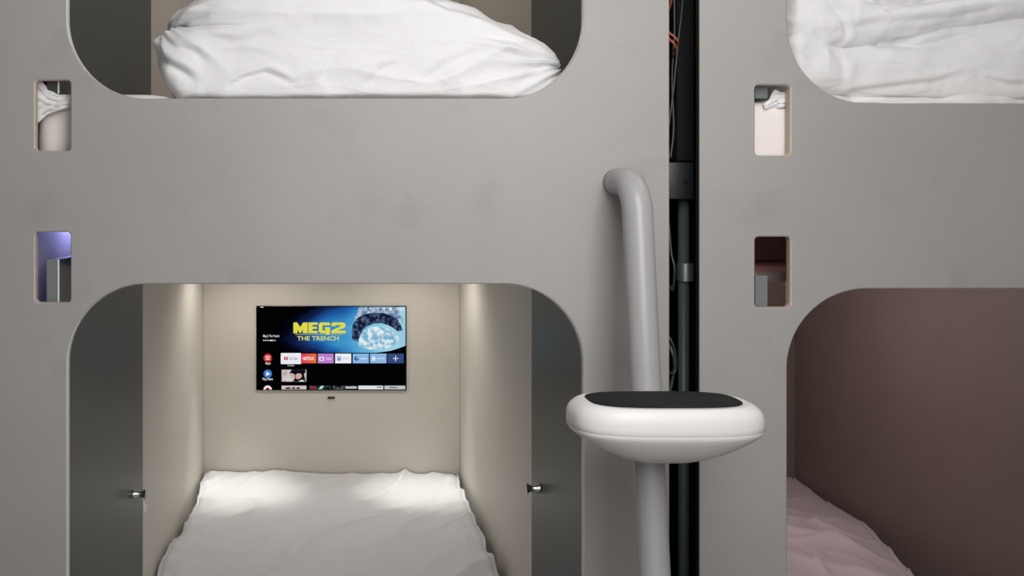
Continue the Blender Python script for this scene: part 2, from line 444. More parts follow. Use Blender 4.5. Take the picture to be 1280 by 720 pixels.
glyphs([
    [(366.8, 416.4), (366.8, 403), (371.5, 403), (375.3, 408.8), (379, 403), (384.6, 403), (384.6, 416.4), (378.6, 416.4), (378.6, 411.6), (375.6, 416.4), (374.6, 416.4), (371.9, 411.8), (371.9, 416.4)],
    [(385.6, 403), (397, 403), (397, 406), (390.6, 406), (390.6, 408.2), (396, 408.2), (396, 411), (390.6, 411), (390.6, 413.4), (397, 413.4), (397, 416.4), (385.6, 416.4)],
    [(400.6, 403), (411.6, 403), (412.6, 404.5), (412.6, 406.4), (403.2, 406.4), (403.2, 413), (407.2, 413), (407.2, 411.6), (405.8, 411.6), (405.8, 408.8), (412.6, 408.8), (412.6, 416), (410.4, 418.4), (407.8, 418.4), (407, 416.4), (400.6, 416.4), (398.4, 414.6), (398.4, 404.8)],
    [(414.2, 407.4), (414.2, 404.6), (416, 403), (429, 403), (431.6, 404.4), (432, 407), (430.8, 409.4), (421, 413.2), (432, 413.2), (432, 416.4), (414.2, 416.4), (414.2, 413), (425.6, 408), (425.6, 406.2), (419.6, 406.2), (419.6, 407.4)],
], yel, 5)
srect('lettering', 369, 429, 417.7, 418.3, em(190, 200, 120), 4)
text('THE TRENCH', 371.5, 423.5, 420, 425.6, em(205, 214, 110), 5, 0.02)
wht = em(235, 235, 235)
text('Meg 2: The Trench', 329, 349, 418.4, 422.2, wht, 2, 0.01)
for x in (329.8, 332.4, 335.0, 343.6): circ('page_dot', x, 425.4, 0.75, wht, 2)
srect('page_dot', 337, 341.5, 424.7, 426.2, wht, 2, 0.7)
srect('status_mark', 325.5, 329.5, 383.2, 384.6, em(190, 190, 190), 2, .5)
# status row
poly('status_icon', [(461.6, 384.6), (465, 384.6), (463.3, 387.4)], wht, 5)
circ('status_icon', 472, 386, 1.4, em(190, 205, 225), 5)
circ('status_icon', 480, 386, 1.6, em(215, 225, 235), 5)
poly('status_icon', [(488, 384), (490, 386), (488, 388), (486, 386)], wht, 5)
text('10:02', 493.5, 504, 384.2, 388, wht, 5, 0.01)
# side menu
a1 = circ('menu_button', 334.7, 447.3, 5.3, em(196, 44, 52), 2)
for i in range(3):
    for j in range(3):
        srect('button_icon', 332.1 + i * 1.9, 333.4 + i * 1.9, 444.7 + j * 1.9, 446 + j * 1.9, em(245, 235, 235), 3, .25, a1)
text('Apps', 331.4, 338.4, 452.6, 456, wht, 3, 0.015)
a2 = circ('menu_button', 334.7, 467.2, 5.3, em(58, 118, 196), 2)
poly('button_icon', [(332.8, 464.3), (337.9, 467.2), (332.8, 470.1)], wht, 3, a2)
text('Play Next', 328.4, 341, 472.2, 476, wht, 3, 0.015)
a3 = circ('menu_button', 334.6, 487, 5.2, em(240, 225, 228), 2, 180, 360)
circ('button_icon', 334.6, 487, 2.6, em(150, 30, 40), 3, 180, 360, a3)
# tiles
t1 = srect('app_tile', 351, 376.2, 441.2, 455, em(232, 236, 242), 3, .8)
srect('tile_logo', 355, 360, 446, 449.8, em(190, 34, 44), 4, 1.1, t1)
poly('tile_logo', [(356.8, 446.9), (359, 447.9), (356.8, 448.9)], wht, 5, t1)
text('YouTube', 361, 372, 446, 449.9, em(70, 74, 80), 4, 0.0, t1)
text('YouTube', 359, 367.6, 455.6, 457.7, em(220, 220, 220), 3, 0.0)
def tile_grad(name, c1, c2):
    m = bpy.data.materials.new(name); m.use_nodes = True; nt = m.node_tree; nt.nodes.clear()
    o = nt.nodes.new('ShaderNodeOutputMaterial'); e = nt.nodes.new('ShaderNodeEmission')
    tc = nt.nodes.new('ShaderNodeTexCoord'); sx = nt.nodes.new('ShaderNodeSeparateXYZ'); nt.links.new(tc.outputs['Generated'], sx.inputs[0])
    r = nt.nodes.new('ShaderNodeValToRGB'); r.color_ramp.elements[0].color = c1; r.color_ramp.elements[1].color = c2
    nt.links.new(sx.outputs['X'], r.inputs['Fac']); nt.links.new(r.outputs['Color'], e.inputs['Color']); nt.links.new(e.outputs[0], o.inputs['Surface'])
    return m
t2 = srect('app_tile', 376.4, 395.5, 442, 454, tile_grad('red_orange_tile', srgb(222, 50, 90), srgb(226, 112, 40)), 2)
text('NETFLIX', 378.5, 392.6, 446, 450, em(245, 238, 238), 3, 0.02, t2)
t3 = srect('app_tile', 397.2, 417, 442, 454, em(186, 126, 206), 2)
srect('tile_logo', 399, 405, 446.2, 450.8, em(240, 232, 245), 3, .5, t3); circ('tile_logo', 402, 448.5, 1.5, em(150, 90, 180), 4, par=t3)
text('Radio', 408, 414.6, 446.6, 449.6, em(236, 222, 242), 3, 0.01, t3)
t4 = srect('app_tile', 419, 439, 442, 454, em(236, 238, 242), 2)
srect('tile_logo', 421.3, 426.2, 445.2, 450.8, em(120, 150, 205), 3, par=t4); srect('tile_logo', 422.2, 425.4, 446.4, 447.4, em(220, 228, 240), 4, par=t4)
srect('tile_logo', 427.6, 437, 447.4, 448.6, em(196, 200, 206), 3, par=t4)
t5 = srect('app_tile', 441, 461, 442, 454, em(140, 182, 226), 2)
circ('tile_logo', 445.6, 448, 2.8, em(32, 104, 168), 3, par=t5); circ('tile_logo', 446.6, 447.2, 1.2, em(140, 190, 230), 4, par=t5)
srect('tile_logo', 450, 458.6, 447.5, 448.9, em(206, 222, 240), 3, par=t5)
t6 = srect('app_tile', 462.6, 483, 442, 454, em(142, 180, 224), 2)
poly('tile_logo', [(464.8, 450.8), (464.8, 446.6), (467, 444.9), (469.3, 446.6), (469.3, 450.8)], em(214, 226, 242), 3, t6)
srect('tile_logo', 471.2, 480, 447.4, 448.8, em(196, 214, 238), 3, par=t6)
t7 = srect('app_tile', 484.3, 504.6, 442, 454, em(52, 74, 126), 2)
srect('tile_logo', 491.2, 497.8, 447.5, 448.4, wht, 3, par=t7); srect('tile_logo', 494.05, 494.95, 444.7, 451.2, wht, 4, par=t7)
# thumbnail of a person in a black hat
th = srect('thumbnail', 352, 383, 462, 477, speckle_material('thumb_backdrop', srgb(176, 160, 160), srgb(205, 196, 194), 30), 2, .8)
poly('thumbnail_figure', [(361.5, 466.8), (364.5, 462), (381.5, 462), (382.5, 464.5), (380, 467.5), (381.5, 475), (382, 476.8), (366, 476.8), (369.5, 472), (368.4, 468), (365, 466.4)], em(12, 14, 20), 3, th)
poly('thumbnail_figure', [(369.6, 468.4), (372, 466.6), (376, 466.8), (377.6, 469.6), (376.2, 472.4), (373, 474), (370.4, 473.4)], em(208, 164, 158), 4, th)
poly('thumbnail_figure', [(373, 476.8), (375, 475.4), (378.4, 474.6), (381, 476.8)], em(220, 220, 222), 4, th)
srect('thumbnail_figure', 354, 365.5, 473.6, 474.6, em(226, 220, 220), 3, par=th)
# row cut by the lower edge
b1 = srect('thumbnail', 352, 383, 482, 486.6, em(206, 190, 190), 2, .6)
for x0, x1 in ((357, 363), (365, 369), (370.5, 375)): srect('thumbnail_figure', x0, x1, 484, 486, em(28, 26, 30), 3, par=b1)
b2 = srect('thumbnail', 386.5, 414, 482, 486.6, speckle_material('thumb_green', srgb(6, 10, 12), srgb(40, 80, 70), 60), 2)
circ('thumbnail_figure', 391.6, 486.4, 4.2, em(140, 40, 52), 3, 180, 360, b2); poly('thumbnail_figure', [(398, 486.4), (401, 482.4), (405, 482.2), (402.5, 486)], em(190, 210, 204), 3, b2)
b3 = srect('thumbnail', 416, 447, 482, 486.6, speckle_material('thumb_grey', srgb(12, 14, 18), srgb(90, 94, 100), 70), 2)
srect('thumbnail_figure', 432, 446, 483, 485.6, em(190, 192, 196), 3, .8, b3)
b4 = srect('thumbnail', 448, 479, 482, 486.6, em(222, 224, 226), 2, .7)
srect('thumbnail_figure', 471, 477.5, 483.2, 484.6, em(110, 112, 116), 3, par=b4)
b5 = srect('thumbnail', 480.5, 506.5, 482, 486.6, em(186, 190, 192), 2, .5)
srect('thumbnail_figure', 487, 496, 483.6, 485, em(96, 100, 104), 3, par=b5)
# receiver below the television
c = P(414, 497, YB)
o = auto(obj('infrared_receiver', BX(P(409.6, 0, YB).x, P(418.6, 0, YB).x, YB - 0.006, YB - 0.0002, P(0, 498.2, YB).z, P(0, 495.9, YB).z, bev=0.0015), M_tv))
tag(o, 'tiny black receiver slot on the pod back wall under the television', 'receiver')

# ------------------------------------------------------------------ handrail with step
XP = X0(770.5)
def kY(k): return D / k - D           # depth for a magnification k relative to the panel plane
rail = thing('handrail', 'grey bent tube handrail with white step, fixed beside the cable gap', 'handrail', (XP, -0.1, 0))
rr = 0.0278
ztop = Z0(228)
y_top, y_low = kY(1.073), kY(1.133)
def rail_y(z): return y_top + (z - (ztop - .05)) * (y_top - y_low) / ((ztop - .05) - (EYE - 462 * S / 1.133))
Rb = 0.075
path = [Vector((XP, -0.0005, ztop)), Vector((XP, -0.02, ztop))]
lean = math.atan((y_top - y_low) / ((ztop - .05) - (EYE - 462 * S / 1.133)))
# bend: from direction -Y to direction down-and-out
cy, cz = rail_y(ztop - Rb) + Rb, ztop - Rb
for i in range(15):
    a = i / 14 * (PI / 2 - lean)
    path.append(Vector((XP, cy - Rb * math.sin(a), cz + Rb * math.cos(a))))
p_end = path[-1]; dirv = Vector((0, -math.sin(lean), -math.cos(lean)))
for i in range(1, 25):
    path.append(p_end + dirv * ((p_end.z - 0.012) / math.cos(lean)) * i / 24)
obj('rail_tube', tube(path, rr, 32), M_tube, rail, True)
obj('floor_flange', lathe([(0, .055), (.006, .055), (.008, .05)], (XP, path[-1].y, 0.0005), (0, 0, 1)), M_tube, rail)
# step
def rail_at(z):
    return p_end.y + (z - p_end.z) * dirv.y / dirv.z
Hs = EYE - 204.5 * S           # top of the step
XS = XP - 0.0085
ys_back = rail_at(Hs) - rr + 0.004
sw, sd = 0.161, 0.088         # half sizes
ysc = ys_back - sd
def sup(a, hx, hy, n=3.0):
    c_, s_ = math.cos(a), math.sin(a)
    return math.copysign(abs(c_) ** (2 / n), c_) * hx, math.copysign(abs(s_) ** (2 / n), s_) * hy
def step_section(prof, n=96, ex=3.0):
    bm = bmesh.new(); rings = []
    for (ins, z) in prof:
        sc_x = sw - ins; sc_y = sd - ins * min(1.0, sd / sw * 1.0) if ins < 0.06 else (sd) * (sw - ins) / sw
        rings.append([bm.verts.new(Vector((XS + sup(2 * PI * j / n, sc_x, sc_y, ex)[0], ysc + sup(2 * PI * j / n, sc_x, sc_y, ex)[1], Hs + z))) for j in range(n)])
    for p, q in zip(rings, rings[1:]):
        for j in range(n): bm.faces.new((p[j], p[(j + 1) % n], q[(j + 1) % n], q[j]))
    bm.faces.new(rings[0][::-1]); bm.faces.new(rings[-1])
    return bm
st = auto(obj('step', step_section([(0.0335, -0.0012), (0.030, 0.0), (0.026, 0.0), (0.019, -.0012), (0.012, -.005), (0.006, -.0105), (0.0022, -.017), (0.0002, -.025), (0, -.033), (0, -.0405), (0.0012, -.0418)]), M_plastic, rail), 50)
sf = lambda ins: (sd - ins * sd / sw) if ins < 0.06 else sd * (sw - ins) / sw
auto(obj('step_underside', step_section([(0.0035, -.0419), (0.0008, -.0426), (0.0008, -.046), (0.0045, -.051), (0.016, -.0595), (0.034, -.071), (0.058, -.0835), (0.085, -.094), (0.110, -.101), (0.135, -.105), (0.155, -.1065)]), M_plastic, st), 50)
bm = bmesh.new(); n = 96; hx, hy = sw - 0.0325, sd - 0.0325 * sd / sw
hy = 0.063
rings = [[bm.verts.new(Vector((XS + sup(2 * PI * j / n, hx - i, hy - i, 3.2)[0], ysc + 0.004 + sup(2 * PI * j / n, hx - i, hy - i, 3.2)[1], Hs + z))) for j in range(n)] for i, z in ((0, -.0011), (0, .0006), (.0016, .0016))]
for p, q in zip(rings, rings[1:]):
    for j in range(n): bm.faces.new((p[j], p[(j + 1) % n], q[(j + 1) % n], q[j]))
bm.faces.new(rings[-1]); bm.faces.new(rings[0][::-1])
gp = auto(obj('grip_pad', bm, M_grip, st), 40); gp['label'] = 'black non-slip inlay on the step'
zc = Hs - .112
bm = tube([(XP, rail_at(zc + .03), zc + .03), (XP, rail_at(zc - 0.0), zc)], rr + 0.0022, 32)
box(bm, XP - .012, XP + .012, rail_at(zc) - rr - .022, rail_at(zc) - rr + .004, zc - .008, zc + .012, bev=.003)
obj('step_bracket', bm, M_tube, st)

# ------------------------------------------------------------------ cable gap
gy = 0.10
def G(px, py, Y=gy): return P(px, py, Y)
post = thing('steel_post', 'dark round steel post standing in the narrow black gap', 'post', (G(855, 0, .16).x, 0.16, 0))
xp = G(854.5, 0, .16).x
obj('post_tube', tube([(xp, .16, .013), (xp, .16, G(0, 248, .16).z)], 0.0115, 20), M_post, post, True)
bm = BX(G(837.5, 0, .13).x - .012, G(866, 0, .13).x, .125, .19, G(0, 249, .13).z, G(0, 203, .13).z, bev=.002)
bk = auto(obj('post_bracket', bm, M_black, post))
obj('bolt_hole', lathe([(0, .0055), (.0015, .0055)], (G(857.5, 0, .124).x, .1248, G(0, 227, .124).z), (0, -1, 0), 16), M_blackvoid, bk)
auto(obj('post_clip', tube([(xp + .004, .16, G(0, 351, .16).z), (xp + .004, .16, G(0, 329, .16).z)], 0.0185, 24), M_silver, post), 40)
obj('upper_post', BX(xp - .014, xp + .022, .16, .2, G(0, 203, .16).z + .004, 3.2), M_blackvoid, post)
def cable(label, ctrl, r, m, name='cable', cat='cable', group=None):
    o = obj(name, tube(bez([P(*c) for c in ctrl], 10), r, 10), m, None, True)
    return tag(o, label, cat, group)
cable('upper of the two orange-red cables looping in the gap near its top', [(828, 24, .10), (836, 40, .085), (843, 46, .08), (847, 53, .09), (843, 64, .14)], .0024, M_red)
cable('lower of the two orange-red cables looping in the gap near its top', [(828, 34, .10), (836, 48, .09), (842, 54, .085), (845, 62, .1), (841, 74, .15)], .0024, M_red)
cable('short red cable end crossing the gap at the very top of the picture', [(826, -14, .1), (836, -6, .09), (839, 1, .09), (836, 12, .11), (830, 18, .13)], .0022, M_red)
cable('thin grey cable running diagonally down the upper part of the gap', [(856, -30, .12), (852, 15, .12), (847, 60, .115), (842, 110, .11), (837, 150, .11), (832, 190, .12)], .0016, M_grey_cable)
cable('black cable hanging along the left side of the gap above the bracket', [(842, -30, .14), (843, 40, .14), (840, 100, .14), (842, 160, .13), (838, 198, .12)], .0028, M_cable)
cable('black cable loop bulging out beside the silver clip', [(833, 256, .12), (836, 280, .12), (839, 316, .1), (843, 335, .09), (841, 362, .1), (834, 390, .12), (826, 700, .14), (826, 1110, .14)], .0026, M_cable)
cable('black cable loop hanging in the gap just above the step', [(830, 414, .1), (838, 424, .08), (844, 440, .08), (845, 458, .09), (841, 467, .09), (832, 462, .1)], .0026, M_cable)
cable('short grey cable tail beside the lower black loop', [(828, 420, .11), (836, 430, .09), (840, 440, .08), (843, 452, .085), (841, 472, .1), (826, 560, .12), (812, 800, .1), (808, 1090, .09)], .0032, M_grey_cable)

bm = bmesh.new()
tp = [(178.8, 624.5), (180.2, 625), (181, 629), (184.4, 631), (182.6, 637), (181.4, 641), (178.9, 641)]
ring = []
for off in (.0004, .0012):
    ring.append([bm.verts.new(Vector((A1 + off, ydepth(x, 68), P(x, y, ydepth(x, 68)).z))) for x, y in tp])
bm.faces.new(ring[0]); bm.faces.new(ring[1][::-1])
for q in range(len(tp)): bm.faces.new((ring[0][q], ring[0][(q + 1) % len(tp)], ring[1][(q + 1) % len(tp)], ring[1][q]))
tag(obj('tape_scrap', bm, M_lip), 'torn scrap of white tape on the pod wall just below the left knob', 'tape')

# ------------------------------------------------------------------ bedding
def finish_cloth(o, levels=0):
    for p in o.data.polygons: p.use_smooth = True
    return o
def wrinkle(p, amp, sc=(6, 6, 6), seed=0.0, sharp=2.0):
    q = Vector((p.x * sc[0] + seed, p.y * sc[1] + seed * 1.7, p.z * sc[2] - seed))
    w = Vector((noise.noise(q * .7 + Vector((3.1, 0, 0))), noise.noise(q * .7 + Vector((0, 7.7, 0))), noise.noise(q * .7 + Vector((0, 0, 1.3)))))
    r = ridge(q + w * .8)
    return amp * (r ** sharp - 0.5)
def grooves(lines, yref):
    """creases: polylines given as photo columns and rows read at depth yref, each with a depth and a width in metres"""
    L = []
    for pts, dep, wid in lines:
        q = [(P(x, y, yref).x, P(x, y, yref).z) for x, y in pts]
        L.append((q, dep * .5, wid * .62))
    def f(p):
        d = 0
        for q, dep, wid in L:
            best = 9; tt = 0; side = 1
            for i, ((ax, az), (bx, bz)) in enumerate(zip(q, q[1:])):
                dx, dz = bx - ax, bz - az; l2 = dx * dx + dz * dz
                t = clamp(((p.x - ax) * dx + (p.z - az) * dz) / l2)
                ex, ez = p.x - ax - dx * t, p.z - az - dz * t
                e = math.hypot(ex, ez)
                if e < best: best = e; tt = (i + t) / (len(q) - 1); side = 1 if dx * ez - dz * ex > 0 else -1
            if best < wid * 4:
                k = best / wid * side
                fade = min(1, 4 * tt + .25, 4 * (1 - tt) + .05)
                d += dep * fade * (-math.exp(-k * k * 1.6) + .75 * math.exp(-(k - 1.5) ** 2))
        return d
    return f
def displace(o, f, seed=0):
    me = o.data
    nor = [v.normal.copy() for v in me.vertices]
    for v, n in zip(me.vertices, nor):
        v.co = v.co + n * f(v.co, n)
    me.update()

# --- mattresses
def mattress(name, x0, x1, y0, y1, z0, z1, label, m=M_linen2, bev=.03, dent=None):
    bm = BX(x0, x1, y0, y1, z0, z1, bev=bev, seg=5)
    bmesh.ops.subdivide_edges(bm, edges=[e for e in bm.edges if e.calc_length() > .2], cuts=44, use_grid_fill=True)
    o = obj(name, bm, m, None, True)
    displace(o, lambda p, n: wrinkle(p, .004, (5, 5, 9), 2.0, 1.0) + .0015 * noise.noise(p * 25))
    if dent:
        for v in o.data.vertices:
            if v.co.z > z1 - .03:
                v.co.z -= dent[4] * sstep(dent[0] - .04, dent[0] + .02, v.co.x) * sstep(dent[1] + .04, dent[1] - .02, v.co.x) * sstep(dent[3] + .05, dent[3] - .02, v.co.y)
    return tag(o, label, 'mattress')
mattress('mattress', X0(34), X0(794), .052, YB + .08, 1.702, ZM1 + .003, 'white mattress under the plump duvet in the upper bunk above the screen', dent=(P(232, 0, .2).x, P(692, 0, .2).x, 0, .54, .021))
mattress('mattress', X0(934.5), X0(1694.5), .034, YB + .08, 1.6925, ZM2 - .004, 'white mattress under the folded duvet in the upper bunk right of the gap', dent=(X0(1025), X0(1700), 0, .66, .016))
mattress('mattress', A1 + .03, B1 - .03, .06, YB - .02, .287, .452, 'mattress beneath the white sheet in the lit lower pod')
mattress('mattress', A2 + .03, X0(1560), .06, YB - .02, .2775, .441, 'mattress beneath the pink-lit sheet in the dark lower pod')

# --- sheet in the lit pod
def sheet(name, fx0, fx1, y0, y1, ztop, drop, m, wr, nu=190, nv=300, back=None):
    def f(u, v):
        Y = lerp(y0, y1, v)
        xa, xb = fx0(Y), fx1(Y)
        W = xb - xa; s = u * (W + 2 * drop) - drop
        rad = .03
        if s < 0:
            q = clamp(-s / drop); x = xa - 0.006 * math.sin(q * PI) ; z = ztop - drop * q
            # rounded shoulder
            x += rad * max(0, 1 - q * 3) * 0.0
        elif s > W:
            q = clamp((s - W) / drop); x = xb + 0.006 * math.sin(q * PI); z = ztop - drop * q
        else:
            x = xa + s; e = min(s, W - s); z = ztop - (rad - math.sqrt(max(0, rad * rad - max(0, rad - e) ** 2)))
        p = Vector((x, Y, z))
        p.z += wr(p, u, v)
        if s < 0 or s > W:
            edge = -1 if s < 0 else 1
            p.x += edge * (0.004 * noise.noise(Vector((Y * 14, z * 6, edge * 3.0))))
        if back: p.z += back(p.x, Y)
        return p
    o = obj(name, grid(nu, nv, f), m, None, True)
    return o
def wr_lit(p, u, v):
    al, ac = p.x * .67 + p.y * .74, p.x * .74 - p.y * .67
    q = Vector((al * 1.1, ac * 4.2, 1.7)) + .35 * Vector((noise.noise(p * 2.2), noise.noise(p * 2.6 + Vector((5, 0, 0))), 0))
    w = .020 * ridge(q) ** 5 + .008 * ridge(q * 2.3 + Vector((3, 1, 4))) ** 5 + .012 * noise.noise(Vector((p.x * 1.7, p.y * 1.9, 3)))
    ed = sstep(.36, .52, abs(p.x + .02))
    w += ed * .022 * (ridge(Vector((p.x * 7, p.y * 5.5, 2.2))) ** 2 - .4)
    return w
def lit_x0(Y): return pw([(0, A1 + .012), (1.2, A1 + .016), (1.5, A1 + .03), (1.7, A1 + .036), (1.9, A1 + .02), (2.1, A1 + .01)], Y) + .006 * noise.noise(Vector((Y * 9, 1, 0)))
def lit_x1(Y): return pw([(0, B1 - .03), (1.1, B1 - .035), (1.5, B1 - .028), (1.8, B1 - .03), (2.1, B1 - .012)], Y) + .008 * noise.noise(Vector((Y * 8, 9, 0)))
ZB1 = EYE - 718 * S + .002
sh = sheet('bed_sheet', lit_x0, lit_x1, .05, YB - .008, ZB1, .14, M_sheet, wr_lit)
tag(sh, 'white bed sheet spread over the mattress under the television', 'bed sheet')

def wr_pinklit(p, u, v):
    al, ac = p.x * .5 - p.y * .87, p.x * .87 + p.y * .5
    q = Vector((al * 1.2, ac * 4.5, 4.4)) + .45 * Vector((noise.noise(p * 2.2), noise.noise(p * 2.2 + Vector((5, 0, 0))), 0))
    pvx, pvy = X0(1190), 1.34
    an = math.atan2(pvy - p.y, pvx - p.x); r = math.hypot(pvx - p.x, pvy - p.y)
    w = .034 * ridge(q) ** 5 + .014 * ridge(q * 2.1 + Vector((2, 7, 1))) ** 5 + .022 * noise.noise(Vector((p.x * 1.8, p.y * 1.8, 7)))
    w += .020 * sstep(0, .25, r) * sstep(1.3, .5, r) * (1 - abs(2 * ((an * 2.2 + .25 * noise.noise(p * 1.6)) % 1.0) - 1)) ** 3
    w *= 1 - .65 * sstep(.16, .02, mv_x1(p.y) - p.x)
    return w
def mv_x1(Y): return pw([(0, X0(1500)), (.6, X0(1520)), (1.03, X0(1553)), (1.3, X0(1600)), (1.5, X0(1630)), (1.75, X0(1632)), (2.1, X0(1653))], Y) + .008 * noise.noise(Vector((Y * 7, 4, 0)))
sh2 = sheet('bed_sheet', lambda Y: A2 + .02, mv_x1, .05, YB - .008, EYE - 724 * S - .004, .17, M_pinklit, wr_pinklit)
tag(sh2, 'crumpled pink-lit bed sheet in the dark lower pod at the picture edge', 'bed sheet')

# --- plump duvet in the upper bunk
def duvet_plump():
    Yc, Tk = 0.285, 0.245
    zb = ZM1 - .014
    # outline in photo pixels as seen, read at depth Yc-.05
    pts = [(232, 119), (217, 116), (210, 103), (203, 80), (197, 58), (209, 51), (222, 46), (212, 41), (208.5, 32), (215, 21), (228, 11), (244, 2), (262, -8), (300, -22), (350, -31), (410, -30), (470, -14), (520, 0),
           (576, 14), (627, 32), (648, 38), (665, 51), (680, 68), (691, 81), (692, 90), (689, 97), (692, 108), (686, 119)]
    yl = Yc - .06
    out = [Vector((P(x, y, yl).x, 0, P(x, y, yl).z)) for x, y in pts]
    for o in (out[0], out[-1]): o.z = zb
    for q in out: q.z = max(q.z, zb)
    # resample, add bottom
    loop = []
    n_bottom = 110
    for i in range(n_bottom + 1):
        loop.append(out[-1].lerp(out[0], i / n_bottom))
    side = bez(out, 12)
    loop += side[1:-1]
    for q in loop: q.z = max(q.z, zb)
    cen = Vector((P(445, 0, yl).x, 0, P(0, 58, yl).z))
    nr = 96; bm = bmesh.new()
    layers = []
    for s_ in (-1, 1):
        rings = []
        for i in range(1, nr + 1):
            s = math.sin(i / nr * PI / 2)
            row = []
            for q in loop:
                p = cen.lerp(q, s)
                y = Yc + s_ * Tk * (1 - s ** lerp(40.0, 5.0, sstep(zb + .01, zb + .17, p.z))) ** 0.5 * (0.8 + .2 * sstep(P(690, 0, yl).x, P(600, 0, yl).x, p.x))
                row.append(Vector((p.x, y, p.z)))
            rings.append(row)
        layers.append(rings)
    m = len(loop)
    def addring(r): return [bm.verts.new(p) for p in r]
    front = [addring(r) for r in layers[0]]
    back = [addring(r) for r in layers[1][:-1]] + [front[-1]]
    for L in (front, back):
        c0 = bm.verts.new(Vector((cen.x, Yc + (-Tk if L is front else Tk), cen.z)))
        for j in range(m): bm.faces.new((c0, L[0][j], L[0][(j + 1) % m]))
        for a, b in zip(L, L[1:]):
            for j in range(m): bm.faces.new((a[j], b[j], b[(j + 1) % m], a[(j + 1) % m]))
    o = obj('duvet', bm, M_linen, None, True)
    xl = P(205, 0, yl).x; xr = P(690, 0, yl).x
    knot = Vector((P(215, 0, yl).x, Yc, P(0, 47, yl).z)); knot2 = Vector((P(700, 0, yl).x, Yc, P(0, 90, yl).z))
    gr = grooves([
        ([(219, 46), (232, 47), (250, 42), (275, 38)], .022, .016),
        ([(199, 66), (212, 78), (228, 96), (246, 106), (262, 117)], .018, .018),
        ([(214, 60), (236, 74), (258, 82), (276, 96)], .010, .016),
        ([(226, 22), (262, 12), (300, 6), (350, 2)], .012, .018),
        ([(300, 122), (318, 112), (340, 106), (356, 112), (372, 121)], .012, .014),
        ([(265, 60), (300, 70), (330, 66), (352, 56)], .006, .02),
        ([(400, 119), (408, 100), (424, 84)], .007, .016),
        ([(455, 120), (470, 104), (492, 92)], .007, .016),
        ([(520, 116), (545, 96), (590, 80)], .008, .018),
        ([(688, 86), (660, 80), (620, 70), (560, 58)], .008, .016),
        ([(690, 92), (668, 95), (640, 104)], .008, .012),
        ([(660, 50), (620, 44), (560, 30), (500, 16)], .008, .018),
        ([(560, 40), (530, 20), (500, 2)], .006, .018),
        ([(330, 12), (400, 20), (470, 12)], .006, .022)], yl)
    def f(p, n):
        d = gr(p) * (1 if n.y < .3 else 0)
        a1 = math.atan2(p.z - knot.z, p.x - knot.x); r1 = (Vector((p.x, 0, p.z)) - Vector((knot.x, 0, knot.z))).length
        a2 = math.atan2(p.z - knot2.z, knot2.x - p.x); r2 = (Vector((p.x, 0, p.z)) - Vector((knot2.x, 0, knot2.z))).length
        d += .017 * math.exp(-r1 / .13) * (ridge(Vector((a1 * 2.2 + .4 * noise.noise(p * 6), r1 * 2.2, 1.1))) ** 2 - .5) * sstep(0, .03, r1)
        d += .014 * math.exp(-r2 / .25) * (ridge(Vector((a2 * 4.5 + .3 * noise.noise(p * 5), r2 * 1.2, 5.1))) ** 2 - .5) * sstep(0, .05, r2)
        # long diagonal pulls
        q = Vector((p.x * 2.0 + p.z * 2.2, p.z * 6 - p.x * 2.4, p.y * 3))
        d += .010 * (ridge(q * .9 + Vector((.5 * noise.noise(p * 4), .5 * noise.noise(p * 4 + Vector((9, 0, 0))), 0))) ** 4 - .3)
        # gathers along the bottom
        low = sstep(zb + .10, zb + .01, p.z)
        d += low * .012 * (ridge(Vector((p.x * 8 + p.z * 3, p.z * 5, 3.3))) ** 2 - .5)
        d += .006 * fbm(p * 5)
        # soften at the ground line
        return d * (.35 + .65 * sstep(zb - .005, zb + .04, p.z))
    displace(o, f)
    for v in o.data.vertices: v.co.z = max(v.co.z, zb); v.co.y = max(v.co.y, .028)
    return tag(o, 'plump white duvet bundled at the front of the upper bunk above the screen', 'duvet')
duvet_plump()

